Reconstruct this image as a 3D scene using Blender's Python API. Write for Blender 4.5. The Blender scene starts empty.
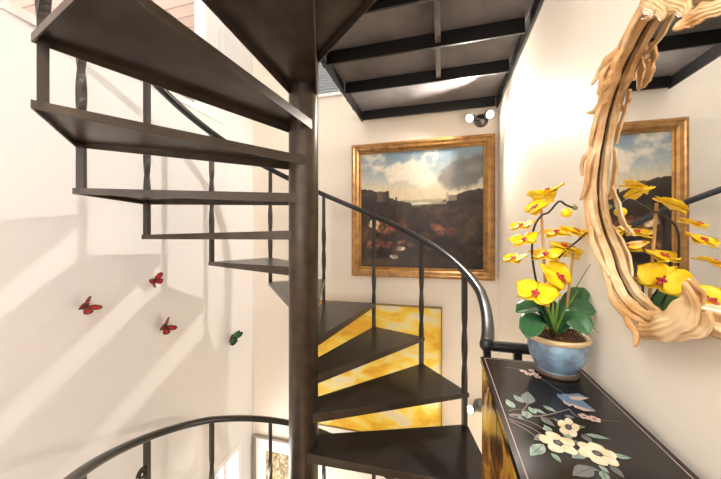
import bpy, bmesh, math, random
from mathutils import Vector, Matrix, noise
random.seed(7)
PI = math.pi
C = bpy.context.scene.collection
E = 1.38                                     # eye height above the main floor
# ------------------------------------------------------------------ helpers
def lin(c):
    out = []
    for v in c[:3]:
        v = v/255.0
        out.append(v/12.92 if v <= .04045 else ((v+.055)/1.055)**2.4)
    return tuple(out)+(1.0,)

def mat(name, col, rough=.5, metal=0.0, spec=.5, emit=None, estr=0.0, bump=None, coat=0.0, noise_mix=None):
    """principled material; noise_mix=(colour2, scale, low, high) ; bump=(scale, strength, distance)"""
    m = bpy.data.materials.new(name); m.use_nodes = True
    nt = m.node_tree; b = nt.nodes['Principled BSDF']
    b.inputs['Base Color'].default_value = lin(col)
    b.inputs['Roughness'].default_value = rough
    b.inputs['Metallic'].default_value = metal
    b.inputs['Specular IOR Level'].default_value = spec
    b.inputs['Coat Weight'].default_value = coat
    if emit:
        b.inputs['Emission Color'].default_value = lin(emit); b.inputs['Emission Strength'].default_value = estr
    tc = None
    if noise_mix or bump:
        tc = nt.nodes.new('ShaderNodeTexCoord')
    if noise_mix:
        c2, sc, lo, hi = noise_mix
        n = nt.nodes.new('ShaderNodeTexNoise'); n.inputs['Scale'].default_value = sc; n.inputs['Detail'].default_value = 5
        nt.links.new(tc.outputs['Object'], n.inputs['Vector'])
        r = nt.nodes.new('ShaderNodeValToRGB')
        r.color_ramp.elements[0].position = lo; r.color_ramp.elements[0].color = lin(col)
        r.color_ramp.elements[1].position = hi; r.color_ramp.elements[1].color = lin(c2)
        nt.links.new(n.outputs['Fac'], r.inputs['Fac']); nt.links.new(r.outputs['Color'], b.inputs['Base Color'])
    if bump:
        n = nt.nodes.new('ShaderNodeTexNoise'); n.inputs['Scale'].default_value = bump[0]; n.inputs['Detail'].default_value = 4
        nt.links.new(tc.outputs['Object'], n.inputs['Vector'])
        bp = nt.nodes.new('ShaderNodeBump'); bp.inputs['Strength'].default_value = bump[1]; bp.inputs['Distance'].default_value = bump[2]
        nt.links.new(n.outputs['Fac'], bp.inputs['Height']); nt.links.new(bp.outputs['Normal'], b.inputs['Normal'])
    return m

class MB:
    def __init__(s): s.v = []; s.f = []; s.m = []
    def add(s, vs, fs, mi=0):
        o = len(s.v); s.v += [tuple(v) for v in vs]
        for f in fs: s.f.append(tuple(i+o for i in f)); s.m.append(mi)
        return s
    def box(s, x0, x1, y0, y1, z0, z1, mi=0):
        vs = [(x, y, z) for z in (z0, z1) for y in (y0, y1) for x in (x0, x1)]
        return s.add(vs, [(0,2,3,1),(4,5,7,6),(0,1,5,4),(2,6,7,3),(0,4,6,2),(1,3,7,5)], mi)
    def prism(s, poly, z0, z1, mi=0):
        n = len(poly)
        vs = [(p[0], p[1], z0) for p in poly]+[(p[0], p[1], z1) for p in poly]
        fs = [tuple(range(n))[::-1], tuple(range(n, 2*n))]+[(i, (i+1)%n, n+(i+1)%n, n+i) for i in range(n)]
        return s.add(vs, fs, mi)
    def lathe(s, prof, n=32, c=(0,0,0), mi=0, axis=None):
        """profile [(r,z)...]; closed with caps at both ends"""
        vs = []; fs = []
        for r, z in prof:
            for i in range(n):
                a = 2*PI*i/n; vs.append(Vector((r*math.cos(a), r*math.sin(a), z)))
        k = len(prof)
        for j in range(k-1):
            for i in range(n):
                fs.append((j*n+i, j*n+(i+1)%n, (j+1)*n+(i+1)%n, (j+1)*n+i))
        fs.append(tuple(range(n))[::-1]); fs.append(tuple((k-1)*n+i for i in range(n)))
        if axis is not None:
            q = Vector(axis).to_track_quat('Z', 'Y').to_matrix(); vs = [q@v for v in vs]
        vs = [v+Vector(c) for v in vs]
        return s.add(vs, fs, mi)
    def sweep(s, pts, prof, closed=False, up=Vector((0,0,1)), mi=0, scale=None):
        """prof [(side, up)] swept along pts with a fixed up vector"""
        n = len(pts); m = len(prof); vs = []; fs = []
        for i, p in enumerate(pts):
            a = pts[i-1] if (i > 0 or closed) else pts[i]
            b = pts[(i+1)%n] if (i < n-1 or closed) else pts[i]
            t = (Vector(b)-Vector(a)).normalized()
            sd = t.cross(up)
            if sd.length < 1e-5: sd = Vector((1,0,0))
            sd.normalize(); u = sd.cross(t).normalized()
            k = scale[i] if scale else 1
            for (x, y) in prof: vs.append(Vector(p)+sd*x*k+u*y*k)
        rng = n if closed else n-1
        for i in range(rng):
            for j in range(m):
                a = i*m+j; b = i*m+(j+1)%m; c = ((i+1)%n)*m+(j+1)%m; d = ((i+1)%n)*m+j
                fs.append((a, b, c, d))
        if not closed: fs.append(tuple(range(m))[::-1]); fs.append(tuple((n-1)*m+j for j in range(m)))
        return s.add(vs, fs, mi)
    def tube(s, pts, r, n=10, mi=0, radii=None):
        t = Vector(pts[-1])-Vector(pts[0])
        up = Vector((0,0,1)) if abs(t.normalized().z) < .8 else Vector((.31,.95,0)).normalized()
        return s.sweep(pts, [(r*math.cos(2*PI*i/n), r*math.sin(2*PI*i/n)) for i in range(n)], up=up, mi=mi, scale=radii)
    def build(s, name, mats, parent=None, smooth=False, bevel=0, loc=None, autosmooth=None):
        me = bpy.data.meshes.new(name); me.from_pydata(s.v, [], s.f)
        if not isinstance(mats, (list, tuple)): mats = [mats]
        for m in mats: me.materials.append(m)
        me.polygons.foreach_set('material_index', s.m)
        bm = bmesh.new(); bm.from_mesh(me)
        bmesh.ops.recalc_face_normals(bm, faces=bm.faces)
        if bevel:
            es = [e for e in bm.edges if len(e.link_faces) == 2 and e.calc_face_angle(0) > .6]
            bmesh.ops.bevel(bm, geom=es, offset=bevel, segments=2, affect='EDGES', profile=.7, clamp_overlap=True)
        bm.to_mesh(me); bm.free()
        if smooth:
            me.polygons.foreach_set('use_smooth', [True]*len(me.polygons))
            if autosmooth is not None:
                me.set_sharp_from_angle(angle=autosmooth)
        o = bpy.data.objects.new(name, me); C.objects.link(o)
        if parent: o.parent = parent
        if loc is not None: o.location = loc
        me.update()
        return o

def tag(o, label, cat, group=None):
    o['label'] = label; o['category'] = cat
    if group: o['group'] = group
    return o
def thing(name, label, cat, loc=(0,0,0), rz=0, group=None):
    o = bpy.data.objects.new(name, None); C.objects.link(o); o.location = loc; o.rotation_euler = (0,0,rz)
    o.empty_display_size = .05
    return tag(o, label, cat, group)
def struct(o): o['kind'] = 'structure'; return o
def cr(pts, n, closed=False):
    """Catmull-Rom resample, n samples a segment"""
    P = [Vector(p) for p in pts]; out = []; k = len(P)
    for i in range(k if closed else k-1):
        if closed: a, b, c, d = P[i-1], P[i], P[(i+1)%k], P[(i+2)%k]
        else: a, b, c, d = P[max(i-1,0)], P[i], P[i+1], P[min(i+2,k-1)]
        for j in range(n):
            t = j/n
            out.append(.5*((2*b)+(c-a)*t+(2*a-5*b+4*c-d)*t*t+(3*b-a-3*c+d)*t**3))
    if not closed: out.append(P[-1])
    return out

# ------------------------------------------------------------------ survey of the photograph (lens and sight lines)
FP, CX, CY = 287.2, 366.0, 237.8
PSI = math.radians(14.7); cp, sp = math.cos(PSI), math.sin(PSI)
def ray(x, y):
    u = (x-CX)/FP; v = (CY-y)/FP
    return Vector((u*cp-sp, u*sp+cp, v))
def on_x(x, y, X): r = ray(x, y); k = X/r.x; return Vector((X, r.y*k, r.z*k+E))
def on_y(x, y, Y): r = ray(x, y); k = Y/r.y; return Vector((r.x*k, Y, r.z*k+E))
def on_z(x, y, Z): r = ray(x, y); k = (Z-E)/r.z; return Vector((r.x*k, r.y*k, Z))
def at_depth(x, y, d): r = ray(x, y); return Vector((r.x*d, r.y*d, r.z*d+E))

WL, WR, WB, WF = -1.975, .476, 2.70, -2.3      # left, right, back and rear wall planes
LOW, TOP = -2.60, E+2.75                       # lower floor, upper ceiling

# ------------------------------------------------------------------ materials
M = {}
M['wall'] = mat('wall_paint_white', (236,233,232), .6, bump=(22, .10, .008)); M['cream'] = mat('wall_cream', (241,229,211), .55, bump=(22, .10, .008))  # cream is the warmer tone, on the right and back walls
M['ceil'] = mat('ceiling_paint', (240,238,234), .8)
M['floor'] = mat('floor_wood', (150,112,78), .4, noise_mix=((120,84,56), 6, .4, .65))
M['trim'] = mat('white_trim', (240,240,238), .4)
M['steel'] = mat('bronze_steel', (84,72,60), .34, metal=.45, bump=(60, .12, .002), noise_mix=((64,54,45), 14, .35, .7))
M['steel_dark'] = mat('tread_paint', (68,58,49), .32, metal=.3, noise_mix=((84,73,62), 9, .4, .75), bump=(90, .08, .001))
M['tread_top'] = mat('tread_top_paint', (34,29,27), .32, noise_mix=((46,40,37), 9, .4, .75), bump=(90, .08, .001))
M['rail'] = mat('rail_black', (40,39,39), .28, metal=.2)
M['deck'] = mat('deck_plate_grey', (134,128,128), .42, noise_mix=((108,102,102), 6, .35, .7))
M['beam'] = mat('beam_black', (24,21,21), .45)
M['gilt'] = mat('gilt_frame', (176,128,66), .38, metal=.25, noise_mix=((120,82,40), 18, .4, .75), bump=(70, .2, .002))
M['lacquer'] = mat('black_lacquer', (16,13,13), .17, spec=.4, noise_mix=((26,21,20), 5, .4, .7))
M['chrome'] = mat('lamp_metal', (120,118,118), .3, metal=.9)
M['bulb'] = mat('lamp_glow', (255,250,240), .3, emit=(255,244,226), estr=14)
M['soil'] = mat('moss', (120,78,46), .9, noise_mix=((70,44,26), 60, .35, .65), bump=(90, .8, .01))

# ================================================================== SETTING
def wall_x(name, x0, x1, y0, y1, z0, z1, holes, paint='wall'):
    """a wall slab between x0 and x1 running along y, with rectangular openings (y0,y1,z0,z1)"""
    ys = sorted({y0, y1} | {v for h in holes for v in h[:2]}); zs = sorted({z0, z1} | {v for h in holes for v in h[2:]})
    m = MB()
    for a, b in zip(ys, ys[1:]):
        for c, d in zip(zs, zs[1:]):
            if any(h[0] <= a and b <= h[1] and h[2] <= c and d <= h[3] for h in holes): continue
            m.box(x0, x1, a, b, c, d)
    o = m.build(name, M[paint])
    bm = bmesh.new(); bm.from_mesh(o.data); bmesh.ops.remove_doubles(bm, verts=bm.verts, dist=1e-5)
    dead = {}
    for f in bm.faces:
        k = tuple(round(v, 4) for v in f.calc_center_median()); dead.setdefault(k, []).append(f)
    bmesh.ops.delete(bm, geom=[f for fs in dead.values() if len(fs) > 1 for f in fs], context='FACES')
    bm.to_mesh(o.data); bm.free()
    return struct(o)
UPW = (-.35, 2.262, E+1.062, E+2.45)            # upper window opening in the left wall
LOW_W = (1.25, 2.50, LOW+.25, E-2.075)          # lower window opening in the left wall
wall_x('wall_left', WL-.14, WL, WF, WB+.14, LOW, TOP, [UPW, LOW_W])
wall_x('wall_right', WR, WR+.14, WF, WB+.14, LOW, TOP, [], 'cream')
m = MB().box(WL, WR, WB, WB+.14, LOW, TOP); struct(m.build('wall_back', M['cream']))
# unseen rear wall, with a wide opening added to let light in
m = MB()
m.box(WL-.14, WR+.14, WF-.14, WF, LOW, .85); m.box(WL-.14, WR+.14, WF-.14, WF, 2.25, TOP)
m.box(WL-.14, WL+.3, WF-.14, WF, .85, 2.25); m.box(WR-.25, WR+.14, WF-.14, WF, .85, 2.25)
struct(m.build('wall_rear', M['wall']))
# floors / ceiling
col = Vector((-.744, 1.479, 0))
arc = [col+1.04*Vector((math.cos(math.radians(a)), math.sin(math.radians(a)), 0)) for a in range(358, 262, -6)]
platform = [(WL, WF), (WR, WF), (WR, 1.29), (col.x+1.06, 1.29)]
arc = [p for p in arc if p.y < 1.29]
poly = [(WL, WF), (WR, WF), (WR, 1.29)]+[(p.x, p.y) for p in arc]+[(WL, arc[-1].y)]
m = MB().prism(poly, -.12, 0)
# quarter landing joining the floor to the stair
q = [(col.x, col.y)]+[(col.x+1.04*math.cos(math.radians(a)), col.y+1.04*math.sin(math.radians(a))) for a in range(297, 359, 6)]
m.prism(q, -.06, 0)
struct(m.build('floor', M['floor']))
struct(MB().box(WL-.14, WR+.14, WF-.14, WB+.14, LOW-.12, LOW).build('floor_lower', mat('bounce_pale', (222,214,202), .4)))  # unseen floor, coloured pale to bounce light up the stairwell
struct(MB().box(WL-.14, WR+.14, WF-.14, WB+.14, TOP, TOP+.12).build('ceiling', M['ceil']))

# windows
glass = bpy.data.materials.new('clear_glass'); glass.use_nodes = True
nt = glass.node_tree; nt.nodes.clear()
o_ = nt.nodes.new('ShaderNodeOutputMaterial'); mx = nt.nodes.new('ShaderNodeMixShader'); tr = nt.nodes.new('ShaderNodeBsdfTransparent')
gl = nt.nodes.new('ShaderNodeBsdfGlossy'); gl.inputs['Roughness'].default_value = .02; mx.inputs[0].default_value = .06
nt.links.new(tr.outputs[0], mx.inputs[1]); nt.links.new(gl.outputs[0], mx.inputs[2]); nt.links.new(mx.outputs[0], o_.inputs[0])
def window(name, op, mull, sill=True):
    y0, y1, z0, z1 = op; fw = .05
    m = MB(); xi, xo = WL+.012, WL-.12
    m.box(xo, xi, y0, y1, z0, z0+fw); m.box(xo, xi, y0, y1, z1-fw, z1)
    m.box(xo, xi, y0, y0+fw, z0+fw, z1-fw); m.box(xo, xi, y1-fw, y1, z0+fw, z1-fw)
    for t in mull: m.box(WL-.09, WL-.04, t-.02, t+.02, z0+fw, z1-fw)
    w = struct(m.build(name, M['trim'], bevel=.004))
    g = MB().box(WL-.068, WL-.062, y0+fw, y1-fw, z0+fw, z1-fw).build('pane', glass, w)
    return w
w1 = window('window_1', UPW, [.6])
MB().box(WL-.11, WL+.010, 2.045, 2.115, UPW[2]+.05, UPW[3]-.05).box(WL-.10, WL-.03, 2.115, 2.13, UPW[2]+.05, UPW[3]-.05).box(WL-.11, WL-.01, 2.13, UPW[1]-.05, UPW[2]+.05, UPW[3]-.05).build('stile', M['trim'], w1)
w2 = window('window_2', LOW_W, [2.33])
# planked porch ceiling seen through the upper window
wood = bpy.data.materials.new('porch_planks'); wood.use_nodes = True
nt = wood.node_tree; b = nt.nodes['Principled BSDF']; b.inputs['Roughness'].default_value = .6
tc = nt.nodes.new('ShaderNodeTexCoord'); mp = nt.nodes.new('ShaderNodeMapping'); mp.inputs['Scale'].default_value = (1, 1, 1)
br = nt.nodes.new('ShaderNodeTexBrick'); br.inputs['Scale'].default_value = 1; br.inputs['Brick Width'].default_value = 1.1; br.inputs['Row Height'].default_value = .13
br.inputs['Mortar Size'].default_value = .006; br.inputs['Color1'].default_value = lin((216,190,172)); br.inputs['Color2'].default_value = lin((184,148,132)); br.inputs['Mortar'].default_value = lin((140,104,90))
br.inputs['Bias'].default_value = .0
nt.links.new(tc.outputs['Object'], mp.inputs[0]); nt.links.new(mp.outputs[0], br.inputs[0]); nt.links.new(br.outputs['Color'], b.inputs['Base Color'])
struct(MB().box(WL-3.2, WL-.15, -1.2, 4.2, E+2.35, E+2.42).build('ceiling_porch', wood))
# outside ground, so the daylight has something to bounce from
struct(MB().box(-30, WL-.3, -20, 20, LOW-.3, LOW-.2).build('ground', mat('pale_paving', (205,200,192), .8)))

# ================================================================== SPIRAL STAIR
RISE = .2; T0 = 227.754+14.7; DL = 27.109; Z0 = 2.092*RISE+E; RB = .981
def az(k): return math.radians(T0-DL*k)
stair = thing('spiral_staircase', 'dark bronze steel spiral staircase winding around a thick round centre column', 'staircase', (col.x, col.y, LOW))
def to_local(v): return Vector(v)-Vector((col.x, col.y, LOW))
# column
prof = [(.1,0),(.1,.02),(.0815,.03),(.0815,E+1.34-LOW),(.083,E+1.345-LOW),(.083,E+1.37-LOW),(.03,E+1.40-LOW)]
MB().lathe(prof, 48, c=(-.007,-.002,0)).build('column', M['steel'], stair, smooth=True, autosmooth=.6)
# tread template: local z axis = column, back edge along +x, ccw = negative index
def tread_mesh():
    Re = 1.0066; w = .066; ri = .045
    a = math.radians(DL)
    def tangent(ang, side): # inner corner next to the column
        d = Vector((math.cos(ang), math.sin(ang), 0)); n = Vector((-d.y, d.x, 0))*side
        return d*ri+n*w
    ob = Vector((Re, 0, 0)); of = Vector((Re*math.cos(-a), Re*math.sin(-a), 0))
    ib = tangent(0, 1); jf = tangent(-a, -1)
    # ends run on a little past the bars
    ob = ob+Vector((0,.012,0)); of = of+Vector((-math.sin(a)*.012, -math.cos(a)*.012, 0))
    top = [(ob, 0.0, .027), (of, .010, .027), (jf, .0216, .05), (ib, .0216, .05)]   # point, z lift, flange height
    cen = (ob+of+jf+ib)/4
    tk = .006; vs = []; n = 4
    T = [Vector((p.x, p.y, z)) for p, z, h in top]
    B = [Vector((p.x, p.y, z-h)) for p, z, h in top]
    # inset polygon
    def inset(P, d):
        out = []
        for i in range(4):
            a_, b_, c_ = P[i-1], P[i], P[(i+1)%4]
            e1 = (b_-a_); e1.z = 0; e1.normalize(); e2 = (c_-b_); e2.z = 0; e2.normalize()
            n1 = Vector((e1.y, -e1.x, 0)); n2 = Vector((e2.y, -e2.x, 0))
            if n1.dot(cen-b_) < 0: n1 = -n1; n2 = -n2
            bis = (n1+n2).normalized(); k = d/max(.25, bis.dot(n1))
            q = b_+bis*k; out.append(q)
        return out
    Bi = inset(B, tk); Ti = [Vector((q.x, q.y, t.z-tk)) for q, t in zip(inset(T, tk), T)]
    vs = T+B+Bi+Ti
    fs = [(0,1,2,3), (15,14,13,12)]
    for i in range(4):
        j = (i+1)%4
        fs += [(i, 4+i, 4+j, j), (4+i, 8+i, 8+j, 4+j), (8+i, 12+i, 12+j, 8+j)]
    m = MB().add(vs, fs); m.m[0] = 1
    return m
tread_up = tread_mesh().build('tread', [M['steel_dark'], M['tread_top']], stair, bevel=.0015)
tread_dn = tread_up
def place_tread(k, z, first=[True]):
    o = tread_up if first[0] else tread_up.copy()
    if not first[0]: C.objects.link(o); o.parent = stair
    first[0] = False
    o.location = (0, 0, z-LOW); o.rotation_euler = (0, 0, az(k))
for n in range(-3, 9): place_tread(n, Z0-RISE*n)
DROP = 2.16
LOWT = list(range(-1, 11))
for n in LOWT:
    if Z0-RISE*n-DROP > LOW+.05: place_tread(n, Z0-RISE*n-DROP)
# twisted bars
def bar_mesh(L, foot=.02, s=.0135):
    m = MB(); vs = []; fs = []
    n = 44
    for i in range(n+1):
        t = i/n; z = -foot+t*(L+foot)
        tt = min(1, max(0, (t-.28)/.44)); tw = tt*PI*1.0
        for q in range(4):
            a = tw+PI/4+q*PI/2; vs.append((s*1.414*math.cos(a), s*1.414*math.sin(a), z))
    for i in range(n):
        for q in range(4): fs.append((i*4+q, i*4+(q+1)%4, (i+1)*4+(q+1)%4, (i+1)*4+q))
    fs.append((3,2,1,0)); fs.append(tuple(n*4+q for q in range(4)))
    m.add(vs, fs); return m
bar = bar_mesh(.955).build('baluster', mat('baluster_iron', (62,55,50), .42, metal=.3, bump=(120, .3, .002)), stair)
def place_bar(k, z, sz=1.0, first=[True]):
    o = bar if first[0] else bar.copy()
    if not first[0]: C.objects.link(o); o.parent = stair
    first[0] = False
    o.location = (RB*math.cos(az(k)), RB*math.sin(az(k)), z-LOW); o.rotation_euler = (0, 0, az(k)); o.scale = (1, 1, sz)
for k in range(-3, 9): place_bar(k, Z0-RISE*k)
for k in LOWT:
    if Z0-RISE*k-DROP > LOW+.05: place_bar(k, Z0-RISE*k-DROP, (.955-.035*max(0, 3-k))/.955)
# hand rails
RAIL_P = []
for i in range(20):
    a = 2*PI*i/20; x, y = math.cos(a), math.sin(a)
    RAIL_P.append((.027*math.copysign(abs(x)**.8, x), .021*math.copysign(abs(y)**.8, y)+(.0 if y > 0 else 0)))
def helix(k0, k1, off, R=RB):
    pts = []; n = int(abs(k1-k0)*10)+1
    for i in range(n+1):
        k = k0+(k1-k0)*i/n; a = az(k)
        pts.append(Vector((R*math.cos(a), R*math.sin(a), Z0-RISE*k+off-LOW)))
    return pts
up = helix(-3.0, 8.45, .972)
def pol(a, r, z): return Vector((r*math.cos(math.radians(a)), r*math.sin(math.radians(a)), z+E-LOW))
tail = [up[-2], up[-1], pol(7, .97, -.352), pol(0, .957, -.39), pol(353, .95, -.418), pol(346, .951, -.432)]
tail = cr(tail, 6)[6:]
MB().sweep(up[:-1]+tail, RAIL_P).build('handrail', M['rail'], stair, smooth=True)
def lowoff(k): return -.035*max(0.0, 3-k)
lowrail = [Vector((p.x, p.y, p.z+lowoff(-1.0+11.4*i/114))) for i, p in enumerate(helix(-1.0, 10.4, .972-DROP))]
MB().sweep(lowrail, RAIL_P).build('handrail', M['rail'], stair, smooth=True)
# scroll of the lower railing
c = Vector(lowrail[30]) ; k = 1.93; a = az(k)
sc_pts = []
for i in range(40):
    t = i/39; r = .008+.028*(1-t); ph = t*PI*3.2
    tang = Vector((-math.sin(a), math.cos(a), 0))
    sc_pts.append(Vector((RB*math.cos(a), RB*math.sin(a), Z0-RISE*k-DROP+.735-LOW))+tang*(r*math.cos(ph))+Vector((0,0,r*math.sin(ph))))
MB().tube(sc_pts, .007, 8).build('scroll', M['rail'], stair, smooth=True)
# top rail knob end cap of the hand rail
e = tail[-1]
m = MB(); m.lathe([(.005,-.028),(.018,-.024),(.027,-.012),(.029,0),(.027,.012),(.018,.024),(.005,.028)], 20, c=e)
m.build('rail_end_cap', M['rail'], stair, smooth=True)

# guard rail on the floor edge, behind the cabinet
gp = Vector((col.x, col.y, 0))+Vector((e.x, e.y, 0)); gz = e.z+LOW
guard = thing('guard_rail', 'short black guard rail running from the handrail end to the right wall', 'railing', (gp.x, gp.y, 0))
MB().sweep([Vector((.02, 0, gz-.004)), Vector((WR-gp.x, 0, gz-.004))], [(.021*math.cos(2*PI*i/16), .021*math.sin(2*PI*i/16)) for i in range(16)]).build('rail', M['rail'], guard, smooth=True, autosmooth=.8)
for dx in (0.0, .112, .24):
    MB().box(dx-.014, dx+.014, -.014, .014, 0, gz-.015).build('post', M['rail'], guard, bevel=.002)

# ================================================================== STEEL LANDING OVERHEAD
HB = E+1.13; HT = E+1.222
ldg = thing('steel_landing', 'black steel landing overhead seen from below with cross beams and grey plates', 'landing', (-.14, 2.0, HB))
def L(v): return (v[0]+.14, v[1]-2.0, v[2]-HB)
LX = -.752
a_ = math.radians(T0+DL*3-360+0.0)
# the front edge leaves the column along the top tread's back edge
fr = [(LX, col.y-.07), (LX+.05, col.y-.12)]
dirv = Vector((math.cos(az(-3)), math.sin(az(-3)), 0))
t_ = (WR-col.x)/dirv.x
fr_end = (WR-.004, col.y+dirv.y*t_+.04)
pl = [(LX, WB-.003), (LX, col.y+.09), (col.x+.085, col.y+.02), fr_end, (WR-.004, WB-.003)]
m = MB().prism([(p[0]+.14, p[1]-2.0) for p in pl], HT-.008-HB, HT-HB); m.build('deck_plate', M['deck'], ldg)
m = MB().box(*[LX+.14, LX+.152, col.y+.09-2.0, WB-.003-2.0, 0, HT-.008-HB]); m.build('edge_beam', M['beam'], ldg, bevel=.002)
# front edge beam
m = MB(); p0 = Vector((col.x+.085, col.y+.02, 0)); p1 = Vector((fr_end[0], fr_end[1], 0)); d = (p1-p0).normalized(); nn = Vector((-d.y, d.x, 0))*.022
m.prism([(p.x+.14, p.y-2.0) for p in (p0, p1, p1+nn, p0+nn)], 0, HT-.008-HB); m.build('edge_beam', M['beam'], ldg)
m = MB().box(WR-.016+.14, WR-.004+.14, fr_end[1]+.03-2.0, WB-.003-2.0, 0, HT-.008-HB); m.build('edge_beam', M['beam'], ldg)
for y in (1.395, 1.755, 2.14, 2.66):
    x0 = LX+.025
    if y < 1.5: x0 = col.x+.085+(col.y+.05-y)/max(.01, -d.y)*d.x+.03 if y < col.y+.05 else LX+.16
    m = MB().box(x0+.14, WR-.03+.14, y-.007-2.0, y+.007-2.0, .0, HT-.008-HB)
    m.build('cross_beam', M['beam'], ldg, bevel=.002)
for (ya, yb) in ((1.06, 1.375), (1.415, 1.735), (1.775, 2.12)):
    m = MB().box(-.02-.016+.14, -.02+.016+.14, ya-2.0, yb-2.0, .012, HT-.008-HB); m.build('rib', M['steel'], ldg)
bolt = None
for y in (1.66, 1.80, 1.98, 2.14, 2.30, 2.46):
    if bolt is None:
        bolt = MB().lathe([(.013,0),(.013,.016),(.009,.02)], 6, axis=(-1,0,0)).build('bolt', M['beam'], ldg); ob_ = bolt
    else:
        ob_ = bolt.copy(); C.objects.link(ob_); ob_.parent = ldg
    ob_.location = (LX+.14, y-2.0, .03)

# ================================================================== PICTURES ON THE BACK WALL
def frame_sweep(m, x0, x1, z0, z1, prof, mi=0):
    """mitred frame in the xz plane facing -y; prof [(in from outer edge, out from wall)]"""
    cs = [(x0, z0, 1, 1), (x1, z0, -1, 1), (x1, z1, -1, -1), (x0, z1, 1, -1)]
    vs = []; k = len(prof)
    for (x, z, sx, sz) in cs:
        for (u, o) in prof: vs.append((x+sx*u, -o, z+sz*u))
    fs = []
    for i in range(4):
        for j in range(k):
            fs.append((i*k+j, i*k+(j+1)%k, ((i+1)%4)*k+(j+1)%k, ((i+1)%4)*k+j))
    return m.add(vs, fs, mi)

def smooth01(t): t = min(1, max(0, t)); return t*t*(3-2*t)
def mixc(a, b, t): return tuple(a[i]+(b[i]-a[i])*t for i in range(3))
def N(x, y, s, o=0): return noise.noise(Vector((x*s+o, y*s-o*1.7, o*.37)))
def fbm(x, y, s, o=0, n=4):
    v = 0; a = 1; t = 0
    for i in range(n): v += a*N(x, y, s, o+i*7.1); t += a; a *= .55; s *= 2.05
    return v/t
def ell(x, y, cx, cy, rx, ry, ang=0, soft=.35):
    c_, s_ = math.cos(ang), math.sin(ang); dx, dy = x-cx, y-cy
    a = (dx*c_+dy*s_)/rx; b_ = (-dx*s_+dy*c_)/ry
    return smooth01((1-math.sqrt(a*a+b_*b_))/soft)
def landscape(x, y):
    """pastoral scene; x right 0..1, y DOWN 0..1"""
    # sky
    c = mixc((122,140,150), (192,188,174), smooth01(y/.36))
    c = mixc(c, (222,196,150), .75*smooth01((y-.20)/.18)*(1-.4*x))
    n = fbm(x, y, 4.2, 3)
    cl = smooth01((n+.45*ell(x, y, .36, .15, .26, .15, 0, .9)+.30*ell(x, y, .47, .28, .30, .12, 0, .9)-.10)/.28)
    c = mixc(c, (226,212,188), cl*.85)
    dk = smooth01((fbm(x, y, 4.6, 11)*1.0+1.15*ell(x, y, .86, .22, .34, .24, -.5, .9)-.40)/.4)
    c = mixc(c, mixc((128,122,112), (92,92,90), smooth01(x*1.5-.6+N(x, y, 9, 3))), dk*.85)
    c = mixc(c, (126,146,154), .45*smooth01((.12-y)/.12)*(1-cl))
    hz = .42+.02*fbm(x, y, 6, 21)
    # distant valley, river
    far = hz+.0
    if y > far-.0:
        c = mixc((176,164,134), (120,108,84), smooth01((y-far)/.06))
        c = mixc(c, (205,200,180), ell(x, y, .50, .452, .16, .014, -.03, .6))
        c = mixc(c, (60,48,36), smooth01((y-.458)/.05))
    # left hill with fort
    hl = .315+.13*smooth01((x-.02)/.42)+.022*fbm(x, .3, 16, 5)
    if .145 < x < .25: hl = min(hl, .335+(.0 if x < .20 else .006)+.006*N(x, y, 40))
    if .30 < x < .315: hl = min(hl, .39)
    if x < .44 and y > hl: c = mixc((66,54,44), (44,34,28), smooth01((y-hl)/.12+.8*fbm(x, y, 14, 61))); 
    if .145 < x < .25 and hl < y < .43: c = mixc((100,80,62), (58,45,36), smooth01((x-.16)/.09))
    # right hill with white tower
    hr = .47-.125*smooth01((x-.55)/.42)+.022*fbm(x, .3, 15, 9)
    if x > .52 and y > hr: c = mixc((60,50,40), (38,30,25), smooth01((y-hr)/.12+.8*fbm(x, y, 14, 66)))
    if .715 < x < .735 and .365 < y < .44: c = (168,156,134)
    if .735 < x < .80 and .392 < y < .435: c = (120,108,90)
    if .62 < x < .72 and .44 < y < .465: c = mixc(c, (170,156,128), .7)
    # ground
    if y > .47+.02*N(x, y, 7, 2):
        g = mixc((58,42,32), (42,30,24), smooth01((y-.5)/.3))
        g = mixc(g, (92,66,42), .75*smooth01(fbm(x, y, 7, 31)/.35)); g = mixc(g, (30,22,18), .6*smooth01(fbm(x, y, 13, 51)/.3)); g = mixc(g, (74,64,40), .5*smooth01(fbm(x, y, 19, 71)/.3))
        g = mixc(g, (104,80,50), .8*ell(x, y, .16, .955, .26, .06, 0, .8))
        g = mixc(g, (64,50,34), .6*ell(x, y, .55, .95, .5, .08, 0, .8))
        c = mixc(c, g, smooth01((y-.46)/.03))
    ob = [(.20,.655,.085,.075,.2,(104,68,44)),(.12,.62,.06,.05,-.1,(196,166,128)),(.14,.60,.025,.03,0,(214,190,154)),(.33,.66,.09,.06,.1,(92,50,32)),
          (.26,.63,.05,.06,.5,(126,72,42)),(.12,.80,.10,.06,-.2,(106,70,46)),(.22,.80,.07,.05,.1,(84,46,30)),(.42,.70,.06,.04,0,(78,48,32)),
          (.66,.675,.075,.06,.2,(96,56,42)),(.76,.69,.05,.05,0,(84,40,28)),(.62,.64,.03,.035,.3,(112,58,40)),(.35,.835,.035,.022,0,(176,160,136)),(.29,.905,.03,.024,0,(186,170,146)),
          (.43,.80,.05,.028,0,(84,58,40)),(.36,.775,.05,.03,0,(102,74,48)),(.08,.70,.04,.05,0,(90,54,36)),(.19,.72,.012,.05,0,(70,40,26)),(.25,.72,.012,.05,0,(64,36,24)),(.91,.62,.03,.09,0,(52,42,30))]
    for (cx, cy, rx, ry, an, cc) in ob:
        t = ell(x+.022*N(x, y, 20, 4), y+.022*N(x, y, 20, 8), cx, cy, rx, ry, an, .5)
        c = mixc(c, tuple(v*(.74+.9*(.5+N(x, y, 34, 6))) for v in cc), t*.9)
    j = 1+.07*fbm(x, y, 40, 2, 2)
    return tuple(min(255, max(0, v*j)) for v in c)

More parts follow.
